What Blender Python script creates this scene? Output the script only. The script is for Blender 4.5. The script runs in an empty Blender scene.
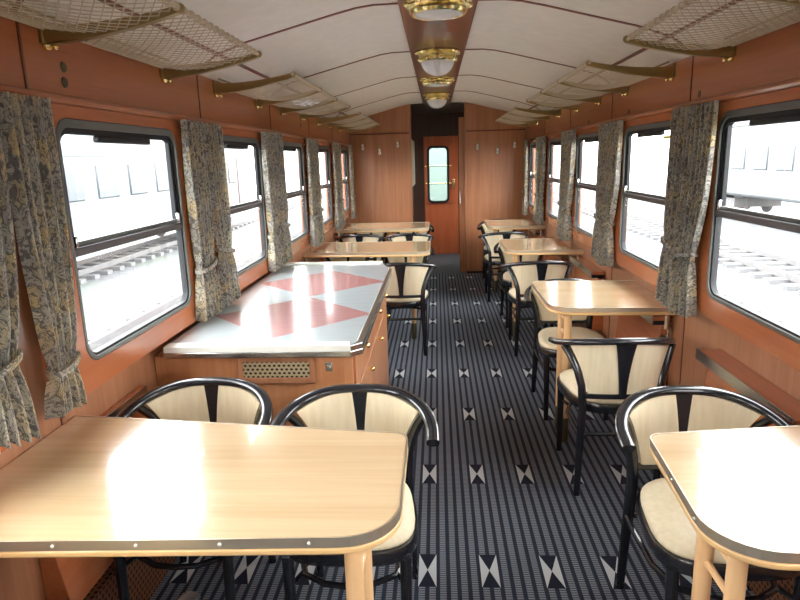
import bpy, bmesh, math, random
from mathutils import Vector, Matrix
random.seed(7)
PI = math.pi
sc = bpy.context.scene
COL = sc.collection

# ------------------------------------------------------------------ mesh helper
class MB:
    def __init__(self):
        self.v = []; self.f = []; self.m = []; self.mi = 0
    def add(self, vs, fs):
        o = len(self.v)
        self.v += [tuple(p) for p in vs]
        for f in fs:
            self.f.append([i + o for i in f]); self.m.append(self.mi)
        return self
    def box(self, a, b):
        x0, y0, z0 = a; x1, y1, z1 = b
        vs = [(x0,y0,z0),(x1,y0,z0),(x1,y1,z0),(x0,y1,z0),(x0,y0,z1),(x1,y0,z1),(x1,y1,z1),(x0,y1,z1)]
        return self.add(vs, [(0,3,2,1),(4,5,6,7),(0,1,5,4),(1,2,6,5),(2,3,7,6),(3,0,4,7)])
    def prism(self, pts, z0, z1):
        n = len(pts)
        vs = [(p[0], p[1], z0) for p in pts] + [(p[0], p[1], z1) for p in pts]
        fs = [tuple(range(n))[::-1], tuple(range(n, 2*n))]
        fs += [(i, (i+1) % n, n+(i+1) % n, n+i) for i in range(n)]
        return self.add(vs, fs)
    def sweep(self, path, sec, up=(0,0,1), closed=False, scale=None):
        # sec: list of (u,v); u across, v along up-ish; up may be a list
        P = [Vector(p) for p in path]; n = len(P); k = len(sec); rings = []
        for i, p in enumerate(P):
            if closed: t = P[(i+1) % n] - P[i-1]
            else: t = P[min(i+1, n-1)] - P[max(i-1, 0)]
            t.normalize()
            u0 = Vector(up)
            if abs(t.dot(u0)) > .97: u0 = Vector((0,1,0)) if abs(t.y) < .9 else Vector((1,0,0))
            s = t.cross(u0).normalized(); w = s.cross(t).normalized()
            sc_ = scale[i] if scale else 1
            if not isinstance(sc_, (tuple, list)): sc_ = (sc_, sc_)
            rings.append([p + s*(a*sc_[0]) + w*(b*sc_[1]) for a, b in sec])
        vs = [q for r in rings for q in r]; fs = []
        m = n if closed else n-1
        for i in range(m):
            a = i*k; b = ((i+1) % n)*k
            for j in range(k):
                fs.append((a+j, a+(j+1) % k, b+(j+1) % k, b+j))
        if not closed:
            fs.append(tuple(range(k))[::-1]); fs.append(tuple(range((n-1)*k, n*k)))
        return self.add(vs, fs)
    def tube(self, path, r, seg=10, closed=False, scale=None, up=(0,0,1)):
        return self.sweep(path, [(r*math.cos(2*PI*j/seg), r*math.sin(2*PI*j/seg)) for j in range(seg)], up, closed, scale)
    def lathe(self, prof, c=(0,0,0), axis='z', seg=32):
        # prof: (r, h) list
        vs = []; fs = []
        n = len(prof)
        for (r, h) in prof:
            for j in range(seg):
                a = 2*PI*j/seg; x = r*math.cos(a); y = r*math.sin(a)
                if axis == 'z': p = (x, y, h)
                elif axis == 'x': p = (h, x, y)
                else: p = (x, h, y)
                vs.append((c[0]+p[0], c[1]+p[1], c[2]+p[2]))
        for i in range(n-1):
            for j in range(seg):
                fs.append((i*seg+j, i*seg+(j+1) % seg, (i+1)*seg+(j+1) % seg, (i+1)*seg+j))
        if prof[0][0] > 1e-5: fs.append(tuple(range(seg))[::-1])
        if prof[-1][0] > 1e-5: fs.append(tuple(range((n-1)*seg, n*seg)))
        return self.add(vs, fs)
    def ball(self, c, r, seg=14, rings=8, s=(1,1,1)):
        vs = []; fs = []
        for i in range(rings+1):
            a = PI*i/rings
            for j in range(seg):
                b = 2*PI*j/seg
                vs.append((c[0]+s[0]*r*math.sin(a)*math.cos(b), c[1]+s[1]*r*math.sin(a)*math.sin(b), c[2]+s[2]*r*math.cos(a)))
        for i in range(rings):
            for j in range(seg):
                fs.append((i*seg+j, (i+1)*seg+j, (i+1)*seg+(j+1) % seg, i*seg+(j+1) % seg))
        return self.add(vs, fs)
    def grid(self, fn, nu, nv, th=None):
        """fn(u,v)->point ; th: fn2 for the back side (closed solid)"""
        o = len(self.v)
        A = [fn(i/nu, j/nv) for i in range(nu+1) for j in range(nv+1)]
        idx = lambda i, j: i*(nv+1)+j
        fs = [(idx(i,j), idx(i+1,j), idx(i+1,j+1), idx(i,j+1)) for i in range(nu) for j in range(nv)]
        if th is None: return self.add(A, fs)
        B = [th(i/nu, j/nv) for i in range(nu+1) for j in range(nv+1)]
        N = len(A)
        fs2 = [tuple(N+q for q in f[::-1]) for f in fs]
        side = []
        loop = [idx(i,0) for i in range(nu+1)] + [idx(nu,j) for j in range(1,nv+1)] + [idx(i,nv) for i in range(nu-1,-1,-1)] + [idx(0,j) for j in range(nv-1,0,-1)]
        L = len(loop)
        for q in range(L):
            a = loop[q]; b = loop[(q+1) % L]
            side.append((b, a, a+N, b+N))
        return self.add(A+B, fs+fs2+side)
    def ring(self, outer, inner, d0, d1):
        """annular plate between two equal-length (y,z) loops, from x=d0 (room side) to x=d1"""
        n = len(outer)
        vs = [(d0, p[0], p[1]) for p in outer] + [(d0, p[0], p[1]) for p in inner] + \
             [(d1, p[0], p[1]) for p in outer] + [(d1, p[0], p[1]) for p in inner]
        fs = []
        for i in range(n):
            j = (i+1) % n
            fs += [(i, j, n+j, n+i), (2*n+i, 3*n+i, 3*n+j, 2*n+j), (n+i, n+j, 3*n+j, 3*n+i), (i, 2*n+i, 2*n+j, j)]
        return self.add(vs, fs)

def mesh(name, mb, smooth=True, angle=35):
    me = bpy.data.meshes.new(name)
    me.from_pydata(mb.v, [], mb.f)
    bm = bmesh.new(); bm.from_mesh(me)
    bm.faces.ensure_lookup_table()
    for i, f in enumerate(bm.faces): f.material_index = mb.m[i]
    bmesh.ops.recalc_face_normals(bm, faces=bm.faces)
    bm.to_mesh(me); bm.free()
    if smooth:
        for p in me.polygons: p.use_smooth = True
        me.set_sharp_from_angle(angle=math.radians(angle))
    me.update()
    return me

def obj(name, mb, mat, parent=None, smooth=True, bevel=0, kind=None, label=None, angle=35, segs=2):
    me = mesh(name, mb, smooth, angle)
    for m in (mat if isinstance(mat, (list, tuple)) else [mat]): me.materials.append(m)
    o = bpy.data.objects.new(name, me); COL.objects.link(o)
    if parent: o.parent = parent
    if bevel:
        b = o.modifiers.new('bevel', 'BEVEL'); b.width = bevel; b.segments = segs; b.limit_method = 'ANGLE'; b.angle_limit = math.radians(40)
        b.harden_normals = False
    if kind: o['kind'] = kind
    if label: o['label'] = label
    return o
def tag(o, label, cat, group=None):
    o['label'] = label; o['category'] = cat
    if group: o['group'] = group
    return o
def thing(name, label, cat, loc=(0,0,0), rz=0, group=None):
    o = bpy.data.objects.new(name, None); COL.objects.link(o)
    o.empty_display_size = .1
    o.location = loc; o.rotation_euler = (0,0,rz)
    return tag(o, label, cat, group)
def dup(root, loc=None, rz=None, label=None, group=None):
    r = root.copy(); COL.objects.link(r)
    if loc is not None: r.location = loc
    if rz is not None: r.rotation_euler = (0,0,rz)
    if label: r['label'] = label
    if group: r['group'] = group
    for ch in list(root.children):
        c = ch.copy(); COL.objects.link(c); c.parent = r
        for g in list(ch.children):
            d = g.copy(); COL.objects.link(d); d.parent = c
    return r
def lerp(a, b, t): return a + (b-a)*t
def smooth01(t): t = max(0, min(1, t)); return t*t*(3-2*t)

def rrect(y0, y1, z0, z1, r, k=6):
    pts = []
    for cy, cz, a0 in ((y1-r, z1-r, 0), (y0+r, z1-r, 90), (y0+r, z0+r, 180), (y1-r, z0+r, 270)):
        for i in range(k+1):
            a = math.radians(a0 + 90*i/k)
            pts.append((cy + r*math.cos(a), cz + r*math.sin(a)))
    return pts
def rect_match(inner, y0, y1, z0, z1, k=6):
    """square loop with as many points as a rrect loop"""
    out = []; n = k+1
    cs = [(y1,z1),(y0,z1),(y0,z0),(y1,z0)]
    for c, (cy, cz) in enumerate(cs):
        for i in range(n):
            p = inner[c*n+i]
            if i == k//2: out.append((cy, cz))
            elif (i < k//2) == (c in (0, 2)): out.append((cy, p[1]))
            else: out.append((p[0], cz))
    return out

# ------------------------------------------------------------------ materials
class NT:
    def __init__(self, name):
        self.mat = bpy.data.materials.new(name); self.mat.use_nodes = True
        self.t = self.mat.node_tree; self.n = self.t.nodes; self.l = self.t.links
        self.b = self.n['Principled BSDF']; self.out = self.n['Material Output']
    def node(self, typ, **kw):
        nd = self.n.new(typ)
        for k, v in kw.items(): setattr(nd, k, v)
        return nd
    def link(self, a, b): self.l.new(a, b)
    def math(self, op, a, b=None, c=None):
        nd = self.node('ShaderNodeMath', operation=op)
        for i, x in enumerate((a, b, c)):
            if x is None: continue
            if isinstance(x, (int, float)): nd.inputs[i].default_value = x
            else: self.link(x, nd.inputs[i])
        return nd.outputs[0]
    def mix(self, fac, a, b, typ='RGBA'):
        nd = self.node('ShaderNodeMix', data_type=typ)
        ia, ib = (6, 7) if typ == 'RGBA' else (2, 3)
        for i, x in ((0, fac), (ia, a), (ib, b)):
            if hasattr(x, 'is_linked') or hasattr(x, 'links'): self.link(x, nd.inputs[i])
            elif isinstance(x, (tuple, list)): nd.inputs[i].default_value = (*x[:3], 1)
            else: nd.inputs[i].default_value = x
        return nd.outputs[2] if typ == 'RGBA' else nd.outputs[0]
    def coords(self, which='Object'): return self.node('ShaderNodeTexCoord').outputs[which]
    def xyz(self, vec):
        s = self.node('ShaderNodeSeparateXYZ'); self.link(vec, s.inputs[0]); return s.outputs
    def scaled(self, vec, s):
        m = self.node('ShaderNodeMapping'); self.link(vec, m.inputs[0]); m.inputs['Scale'].default_value = s; return m.outputs[0]
    def noise(self, vec, scale=5, detail=3, rough=.5, dist=0):
        n = self.node('ShaderNodeTexNoise'); self.link(vec, n.inputs['Vector'])
        n.inputs['Scale'].default_value = scale; n.inputs['Detail'].default_value = detail
        n.inputs['Roughness'].default_value = rough; n.inputs['Distortion'].default_value = dist
        return n.outputs['Fac']
    def ramp(self, fac, stops):
        r = self.node('ShaderNodeValToRGB'); self.link(fac, r.inputs[0])
        e = r.color_ramp.elements
        while len(e) < len(stops): e.new(.5)
        for q, (p, c) in enumerate(stops):
            e[q].position = p; e[q].color = (*c[:3], 1)
        return r.outputs['Color']
    def bump(self, h, strength=.3, dist=.01):
        b = self.node('ShaderNodeBump'); self.link(h, b.inputs['Height'])
        b.inputs['Strength'].default_value = strength; b.inputs['Distance'].default_value = dist
        self.link(b.outputs[0], self.b.inputs['Normal'])
    def set(self, **kw):
        for k, v in kw.items():
            i = self.b.inputs[k.replace('_', ' ')]
            if hasattr(v, 'is_linked'): self.link(v, i)
            elif isinstance(v, (tuple, list)): i.default_value = (*v[:3], 1) if len(i.default_value) == 4 else v
            else: i.default_value = v
        return self

def plain(name, col, rough=.5, metal=0, coat=0, **kw):
    m = NT(name)
    v = m.noise(m.coords(), 14, 3)
    c = m.mix(v, tuple(x*.9 for x in col), tuple(min(1, x*1.08) for x in col))
    m.set(Base_Color=c, Roughness=rough, Metallic=metal, Coat_Weight=coat, **kw)
    return m.mat

def wood(name, c1, c2, c3, grain='z', rough=.35, coat=.3, scale=1.0, bumpy=.05, coat_ior=1.5, fleck=0):
    m = NT(name)
    s = {'z': (18, 18, .9), 'x': (.9, 18, 18), 'y': (18, .9, 18)}[grain]
    co = m.scaled(m.coords(), tuple(q*scale for q in s))
    n1 = m.noise(co, 1.0, 5, .6, .6)
    s2 = {'z': (90, 90, 2.5), 'x': (2.5, 90, 90), 'y': (90, 2.5, 90)}[grain]
    n2 = m.noise(m.scaled(m.coords(), s2), 1.0, 3)
    n3 = m.noise(m.coords(), 1.3, 2)
    f = m.math('ADD', m.math('MULTIPLY', n1, .6), m.math('ADD', m.math('MULTIPLY', n2, .25), m.math('MULTIPLY', n3, .15)))
    c = m.ramp(f, [(.32, c1), (.5, c2), (.68, c3)])
    m.set(Base_Color=c, Roughness=rough, Coat_Weight=coat, Coat_Roughness=.06, Coat_IOR=coat_ior)
    if bumpy: m.bump(n2, bumpy, .002)
    return m.mat

M = {}
M['panel'] = wood('wood_panelling', (.26,.098,.044), (.345,.145,.070), (.42,.19,.10), 'z', .38, .25)
M['header'] = wood('wood_header_band', (.30,.088,.030), (.38,.118,.042), (.44,.145,.056), 'y', .3, .35)
M['lacquer'] = wood('orange_lacquered_wood', (.39,.110,.040), (.455,.138,.052), (.50,.165,.066), 'y', .25, .5, bumpy=0)
M['bulk'] = wood('wood_bulkhead_veneer', (.29,.105,.043), (.39,.158,.070), (.48,.215,.108), 'z', .38, .25, .7)
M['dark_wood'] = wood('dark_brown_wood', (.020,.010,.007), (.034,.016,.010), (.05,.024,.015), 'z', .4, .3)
M['strip'] = wood('mahogany_ceiling_strip', (.10,.024,.013), (.14,.034,.018), (.18,.047,.025), 'y', .3, .35)
M['rib'] = plain('brown_ceiling_bead', (.21,.062,.042), .4)
M['door_wood'] = wood('red_door_veneer', (.33,.080,.028), (.42,.112,.040), (.50,.15,.06), 'z', .35, .3)
M['counter_wood'] = wood('counter_cherry_veneer', (.40,.150,.058), (.49,.205,.088), (.56,.26,.125), 'z', .35, .3, .8)
M['table'] = wood('maple_table_laminate', (.60,.41,.215), (.69,.485,.275), (.76,.56,.345), 'x', .22, 1.0, .7, 0, coat_ior=1.85)
M['table_edge'] = wood('maple_table_edge', (.62,.36,.14), (.70,.44,.19), (.76,.50,.25), 'x', .35, .3, .8)
M['leg_wood'] = wood('beech_leg', (.58,.33,.15), (.68,.42,.21), (.76,.50,.27), 'z', .35, .3, .8)
M['black'] = plain('black_lacquer', (.012,.013,.017), .22, 0, .6)
M['rubber'] = plain('black_rubber_seal', (.008,.009,.011), .6)
M['brass'] = plain('polished_brass', (.95,.79,.36), .2, 1)
M['old_brass'] = plain('aged_brass', (.34,.25,.11), .3, 1)
M['steel'] = plain('brushed_steel', (.62,.62,.60), .25, 1)
M['band'] = plain('worn_nickel_band', (.66,.57,.44), .38, .9)
M['alu'] = plain('grey_aluminium_frame', (.17,.175,.165), .45, .6)
M['dark_alu'] = plain('dark_bronze_anodised_bar', (.13,.12,.125), .35, .7)
M['white_enamel'] = plain('white_enamel', (.78,.77,.70), .3)
M['ceiling'] = plain('cream_ceiling_panel', (.83,.805,.735), .55)
M['bead_end'] = plain('cream_plastic', (.7,.66,.5), .5)
M['ferrule'] = plain('olive_metal_ferrule', (.10,.085,.045), .35, .6)
M['mat'] = plain('charcoal_rubber_mat', (.035,.037,.042), .7)
M['paper'] = plain('white_paper', (.85,.86,.90), .5)
M['sticker'] = plain('yellow_sticker', (.85,.83,.05), .5)

def m_cream():
    m = NT('cream_vinyl')
    co = m.coords()
    n = m.noise(m.scaled(co, (60, 60, 4)), 1, 2); n2 = m.noise(co, 7, 3)
    c = m.ramp(m.math('ADD', m.math('MULTIPLY', n, .5), m.math('MULTIPLY', n2, .5)), [(.3, (.66,.55,.36)), (.55, (.75,.645,.45)), (.75, (.80,.70,.52))])
    m.set(Base_Color=c, Roughness=.45); m.bump(m.noise(co, 300, 2), .1, .001)
    return m.mat
M['cream'] = m_cream()

def m_glass():
    m = NT('window_glass')
    tr = m.node('ShaderNodeBsdfTransparent'); tr.inputs[0].default_value = (.97,.985,.985,1)
    gl = m.node('ShaderNodeBsdfGlossy'); gl.inputs['Roughness'].default_value = .02
    lw = m.node('ShaderNodeLayerWeight'); lw.inputs['Blend'].default_value = .5
    fr = m.math('ADD', m.math('MULTIPLY', m.math('POWER', lw.outputs['Facing'], 4.0), .45), .03)
    mx = m.node('ShaderNodeMixShader'); m.link(fr, mx.inputs[0]); m.link(tr.outputs[0], mx.inputs[1]); m.link(gl.outputs[0], mx.inputs[2])
    m.link(mx.outputs[0], m.out.inputs['Surface']); m.n.remove(m.b)
    return m.mat
M['glass'] = m_glass()
def m_door_glass():
    m = NT('green_tinted_glass')
    tr = m.node('ShaderNodeBsdfTransparent'); tr.inputs[0].default_value = (.78,.87,.84,1)
    gl = m.node('ShaderNodeBsdfGlossy'); gl.inputs['Roughness'].default_value = .05
    lw = m.node('ShaderNodeLayerWeight'); lw.inputs['Blend'].default_value = .5
    fr = m.math('ADD', m.math('MULTIPLY', m.math('POWER', lw.outputs['Facing'], 4.0), .45), .03)
    mx = m.node('ShaderNodeMixShader'); m.link(fr, mx.inputs[0]); m.link(tr.outputs[0], mx.inputs[1]); m.link(gl.outputs[0], mx.inputs[2])
    m.link(mx.outputs[0], m.out.inputs['Surface']); m.n.remove(m.b)
    return m.mat
M['door_glass'] = m_door_glass()
def m_opal():
    m = NT('opal_lamp_glass')
    m.set(Base_Color=(.86,.87,.86), Roughness=.25, Subsurface_Weight=.4, Subsurface_Scale=.03)
    m.b.inputs['Subsurface Radius'].default_value = (1,1,1)
    return m.mat
M['opal'] = m_opal()
def m_cord():
    m = NT('beige_net_cord'); n = m.noise(m.coords(), 120, 2)
    m.set(Base_Color=m.mix(n, (.42,.35,.24), (.66,.57,.43)), Roughness=.8); return m.mat
M['cord'] = m_cord()

def m_carpet():
    m = NT('navy_striped_carpet')
    x, y, z = m.xyz(m.coords())
    PX, PY, X0, Y0, SW = .237, .749, .161, 2.105, .0395
    ux = m.math('DIVIDE', m.math('SUBTRACT', x, X0), PX); uy = m.math('DIVIDE', m.math('SUBTRACT', y, Y0), PY)
    dx = m.math('ABSOLUTE', m.math('SUBTRACT', m.math('FRACT', m.math('ADD', ux, .5)), .5))
    dy = m.math('ABSOLUTE', m.math('SUBTRACT', m.math('FRACT', m.math('ADD', uy, .5)), .5))
    dx = m.math('DIVIDE', dx, .034/PX); dy = m.math('DIVIDE', dy, .098/PY)
    inb = m.math('MULTIPLY', m.math('LESS_THAN', dx, 1.0), m.math('LESS_THAN', dy, 1.0))
    tri = m.math('GREATER_THAN', dx, dy)
    s = m.math('FRACT', m.math('DIVIDE', m.math('SUBTRACT', x, X0), SW))
    sgray = m.math('LESS_THAN', m.math('ABSOLUTE', m.math('SUBTRACT', s, .5)), .30)
    dash = m.math('LESS_THAN', m.math('FRACT', m.math('DIVIDE', y, .0125)), .58)
    fuzz = m.noise(m.coords(), 260, 2)
    fade = m.noise(m.coords(), 1.2, 3)
    DARK = (.020,.025,.038); GR = (.215,.235,.265); GAP = (.055,.062,.078); LT = (.56,.59,.60); BK = (.010,.010,.020)
    g = m.mix(dash, GAP, GR)
    base = m.mix(sgray, DARK, g)
    tie = m.mix(tri, BK, LT)
    c = m.mix(inb, base, tie)
    c = m.mix(m.math('MULTIPLY', m.math('SUBTRACT', fuzz, .2), .5), c, (.03,.035,.05))
    m.set(Base_Color=c, Roughness=.95, Specular_IOR_Level=.15)
    m.bump(fuzz, .4, .003)
    return m.mat
M['carpet'] = m_carpet()

def m_curtain():
    m = NT('paisley_curtain_cloth')
    co = m.coords('UV')
    w = m.node('ShaderNodeTexNoise'); m.link(co, w.inputs['Vector']); w.inputs['Scale'].default_value = 20; w.inputs['Detail'].default_value = 2
    add = m.node('ShaderNodeVectorMath', operation='MULTIPLY_ADD'); m.link(w.outputs['Color'], add.inputs[0]); add.inputs[1].default_value = (.10,.10,0); m.link(co, add.inputs[2])
    wave = m.node('ShaderNodeTexWave', wave_type='RINGS', rings_direction='Z'); 
    vor = m.node('ShaderNodeTexVoronoi', feature='F1'); m.link(add.outputs[0], vor.inputs['Vector']); vor.inputs['Scale'].default_value = 20
    rings = m.math('FRACT', m.math('MULTIPLY', vor.outputs['Distance'], 5.5))
    line = m.math('LESS_THAN', rings, .24)
    edge = m.node('ShaderNodeTexVoronoi', feature='DISTANCE_TO_EDGE'); m.link(add.outputs[0], edge.inputs['Vector']); edge.inputs['Scale'].default_value = 20
    el = m.math('LESS_THAN', edge.outputs['Distance'], .05)
    cx = m.node('ShaderNodeSeparateColor'); m.link(vor.outputs['Color'], cx.inputs[0])
    col = m.ramp(cx.outputs[0], [(0, (.62,.61,.56)), (.3, (.84,.80,.69)), (.6, (.84,.71,.44)), (.85, (.74,.72,.66))])
    fine = m.noise(co, 45, 3)
    uvx, uvy, uvz = m.xyz(co)
    band = m.math('MULTIPLY', m.math('ADD', m.math('SINE', m.math('MULTIPLY', uvy, 30.0)), 1.0), .5)
    col = m.mix(m.math('MULTIPLY', band, .3), col, (.42,.42,.40))
    dk = m.math('MULTIPLY', m.math('MAXIMUM', line, el), m.math('GREATER_THAN', fine, .43))
    speck = m.math('GREATER_THAN', m.noise(co, 80, 2), .58)
    c = m.mix(m.math('MULTIPLY', m.math('MULTIPLY', dk, .72), 1.0), col, (.13,.13,.14))
    c = m.mix(m.math('MULTIPLY', speck, .35), c, (.12,.12,.13))
    m.set(Base_Color=c, Roughness=.8, Specular_IOR_Level=.2)
    tl = m.node('ShaderNodeBsdfTranslucent'); m.link(c, tl.inputs[0])
    mx = m.node('ShaderNodeMixShader'); mx.inputs[0].default_value = .58
    m.link(m.b.outputs[0], mx.inputs[1]); m.link(tl.outputs[0], mx.inputs[2]); m.link(mx.outputs[0], m.out.inputs['Surface'])
    return m.mat
M['curtain'] = m_curtain()

def m_worktop():
    m = NT('diamond_patterned_worktop')
    x, y, z = m.xyz(m.coords())
    dx = m.math('DIVIDE', m.math('ABSOLUTE', m.math('ADD', x, .722)), .385)
    py = m.math('SUBTRACT', m.math('FRACT', m.math('DIVIDE', m.math('SUBTRACT', y, 2.865-.402), .804)), .5)
    dy = m.math('MULTIPLY', m.math('ABSOLUTE', py), 2.0)
    dia = m.math('LESS_THAN', m.math('ADD', dx, dy), 1.0)
    rng = m.math('MULTIPLY', m.math('GREATER_THAN', y, 2.44), m.math('LESS_THAN', y, 4.09))
    dia = m.math('MULTIPLY', dia, rng)
    n = m.noise(m.scaled(m.coords(), (6, 40, 1)), 1, 4)
    blue = m.mix(n, (.50,.58,.62), (.62,.69,.72)); red = m.mix(n, (.52,.22,.23), (.64,.33,.33))
    m.set(Base_Color=m.mix(dia, blue, red), Roughness=.25, Coat_Weight=1, Coat_Roughness=.11, Coat_IOR=2.0)
    m.bump(m.noise(m.coords(), 9, 2), .06, .01)
    return m.mat
M['worktop'] = m_worktop()

def m_perf(name, base, hole, sx, sz, metal=.6, rad=.32, axes='yz'):
    m = NT(name)
    x, y, z = m.xyz(m.coords())
    def hole_mask(a, b):
        rowf = m.math('FLOOR', m.math('DIVIDE', b, sz))
        sh = m.math('MULTIPLY', m.math('MODULO', rowf, 2.0), .5)
        fa = m.math('SUBTRACT', m.math('FRACT', m.math('ADD', m.math('DIVIDE', a, sx), sh)), .5)
        fb = m.math('SUBTRACT', m.math('FRACT', m.math('DIVIDE', b, sz)), .5)
        return m.math('LESS_THAN', m.math('SQRT', m.math('ADD', m.math('MULTIPLY', fa, fa), m.math('MULTIPLY', fb, fb))), rad)
    if axes == 'xz': k = hole_mask(x, z)
    else:
        g = m.node('ShaderNodeNewGeometry'); nx, ny, nz = m.xyz(g.outputs['Normal'])
        top = m.math('GREATER_THAN', nz, .7)
        k = m.mix(top, hole_mask(y, z), hole_mask(y, x), 'FLOAT')
    m.set(Base_Color=m.mix(k, base, hole), Roughness=.4, Metallic=metal)
    return m.mat
M['heater'] = m_perf('perforated_copper_sheet', (.30,.12,.055), (.012,.008,.006), .022, .022, .5)
M['vent'] = m_perf('perforated_brass_sheet', (.62,.52,.34), (.03,.025,.015), .02, .016, .7, .3, 'xz')

def m_ballast():
    m = NT('pale_track_ballast')
    v = m.node('ShaderNodeTexVoronoi'); m.link(m.coords(), v.inputs['Vector']); v.inputs['Scale'].default_value = 15
    s = m.node('ShaderNodeSeparateColor'); m.link(v.outputs['Color'], s.inputs[0])
    big = m.noise(m.coords(), .5, 4)
    c = m.mix(s.outputs[0], (.08,.082,.088), (.125,.128,.135))
    c = m.mix(m.math('MULTIPLY', m.math('GREATER_THAN', big, .55), .5), c, (.09,.11,.085))
    m.set(Base_Color=c, Roughness=.95); return m.mat
M['ballast'] = m_ballast()
M['rail'] = plain('rusty_rail_steel', (.125,.12,.122), .6, 0)
M['sleeper'] = plain('concrete_sleeper', (.14,.14,.145), .9)
M['coach_white'] = plain('pale_coach_paint', (.10,.108,.115), .5)
M['coach_teal'] = plain('teal_coach_stripe', (.06,.085,.09), .4)
M['coach_dark'] = plain('coach_window_glass', (.035,.045,.055), .4)
M['car_end'] = plain('pale_green_car_end_paint', (.20,.23,.215), .5)
M['coach_red'] = plain('brick_red_coach_door', (.085,.06,.058), .5)

# ------------------------------------------------------------------ the shell
W = 1.165           # inner face of the side walls
PITCH = 1.305
WP = W+.030         # wood panelling plane, set back behind the window surrounds
WY = [0.95 - PITCH + PITCH*k for k in range(7)]      # window centres  -0.355 .. 7.475
WY = [2.255 + PITCH*k for k in range(-4, 5)]
HW, ZB, ZT = .435, .935, 1.70
Y_REAR, Y_END, DY = -3.7, 8.40, 10.2
CEIL = [(0,2.25),(.18,2.25),(.30,2.248),(.38,2.238),(.48,2.216),(.90,2.112),(1.05,2.062),(1.13,2.012),(W,1.972)]

fl = MB().box((-W-.1, Y_REAR, -.06), (W+.1, Y_END+.02, 0)); obj('floor', fl, M['carpet'], kind='structure', smooth=False)
fl = MB().box((-1.23, Y_END+.02, -.06), (1.23, DY+.06, -.004)); obj('floor', fl, M['mat'], kind='structure', smooth=False, label='dark grey rubber mat beyond the carpet')

def ceiling_solid(y0, y1):
    pr = [(-x, z) for x, z in CEIL[::-1]] + CEIL[1:]
    lo = [(x, z) for x, z in pr]; hi = [(x, z+.05) for x, z in pr]
    m = MB()
    def f(u, v):
        i = min(int(round(u*(len(pr)-1))), len(pr)-1); return (pr[i][0], lerp(y0, y1, v), pr[i][1])
    def g(u, v):
        i = min(int(round(u*(len(pr)-1))), len(pr)-1); return (pr[i][0], lerp(y0, y1, v), pr[i][1]+.05)
    return m.grid(f, len(pr)-1, 1, g)
obj('ceiling', ceiling_solid(Y_REAR, Y_END+.06), M['ceiling'], kind='structure', angle=12)
st = MB().box((-.172, Y_REAR, 2.232), (.172, Y_END, 2.249)); obj('trim_1', st, M['strip'], kind='structure', bevel=.003, label='mahogany strip down the ceiling centre')
tn = 2
def rib_path(s):
    pts = []
    for (x, z) in CEIL[1:]: pts.append((s*x, z-.001))
    return pts
for k, y in enumerate([-3.52, -2.2, -.88, .44, 1.76, 3.08, 4.41, 5.73, 7.05]):
    for s in (-1, 1):
        m = MB().sweep([(x, y, z) for x, z in rib_path(s)], [(-.0105,-.003),(.0105,-.003),(.0105,.003),(-.0105,.003)], up=(0,0,1))
        obj('trim_%d' % tn, m, M['rib'], kind='structure'); tn += 1
for s in (-1, 1):
    m = MB().sweep([(s*1.05, Y_REAR, 2.061), (s*1.05, Y_END, 2.061)], [(-.011,-.005),(.011,-.005),(.011,.005),(-.011,.005)])
    obj('trim_%d' % tn, m, M['rib'], kind='structure'); tn += 1
    m = MB().sweep([(s*.176, Y_REAR, 2.247), (s*.176, Y_END, 2.247)], [(-.006,-.004),(.006,-.004),(.006,.004),(-.006,.004)])
    obj('trim_%d' % tn, m, M['rib'], kind='structure'); tn += 1

for s, side in ((-1, 'left'), (1, 'right')):
    # wall with window openings
    m = MB()
    for yc in WY:
        inner = rrect(yc-HW-.112, yc+HW+.112, ZB-.095, ZT+.03, .065)
        out = rect_match(inner, yc-PITCH/2, yc+PITCH/2, .62, 1.76)
        m.ring(out, inner, s*WP, s*(WP+.015))
    ya, yb = WY[0]-PITCH/2, WY[-1]+PITCH/2
    m.box((s*WP, ya, 0), (s*(WP+.05), yb, .62)); m.box((s*WP, ya, 1.76), (s*(WP+.05), yb, 2.04))
    m.box((s*WP, Y_REAR-.1, 0), (s*(WP+.05), ya, 2.04)); m.box((s*WP, yb, 0), (s*(WP+.05), Y_END+.07, 2.04))
    obj('wall_'+side, m, M['panel'], kind='structure', smooth=False)
    # header band in panels, seams between them
    ys = [Y_REAR] + [-3.49+1.31*k for k in range(10)]
    ys = [y for y in ys if y < Y_END-.2] + [Y_END]
    for a, b in zip(ys[:-1], ys[1:]):
        m = MB().box((s*(W-.012), a+.003, 1.765), (s*WP, b-.003, 1.974))
        obj('trim_%d' % tn, m, M['header'], kind='structure', bevel=.002); tn += 1
        m = MB().box((s*(W-.016), b-.005, 1.765), (s*WP, b+.004 if b < Y_END else b, 1.972))
        obj('trim_%d' % tn, m, M['strip'], kind='structure'); tn += 1
    # ledge moulding below the header
    prof = [(-.03,0),(.020,0),(.034,.008),(.038,.018),(.034,.028),(.018,.034),(-.03,.034)]
    m = MB(); n = len(prof); vs = [(s*(W-p), Y_REAR, 1.735+q) for p, q in prof] + [(s*(W-p), Y_END, 1.735+q) for p, q in prof]
    m.add(vs, [tuple(range(n)), tuple(range(n, 2*n))[::-1]] + [(i, (i+1) % n, n+(i+1) % n, n+i) for i in range(n)])
    obj('trim_%d' % tn, m, M['header'], kind='structure'); tn += 1
    # skirting
    m = MB().box((s*(WP-.012), Y_REAR, 0), (s*WP, Y_END, .07)); obj('baseboard_'+side, m, M['dark_wood'], kind='structure', bevel=.003)
    # seams in the lower wood panels on the pillars
    for yc in WY[:-1]:
        for d in (.13,):
            y = yc+PITCH/2+d
            m = MB().box((s*(WP-.004), y-.003, .07), (s*WP, y+.003, 1.2)); obj('trim_%d' % tn, m, M['strip'], kind='structure'); tn += 1

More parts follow.
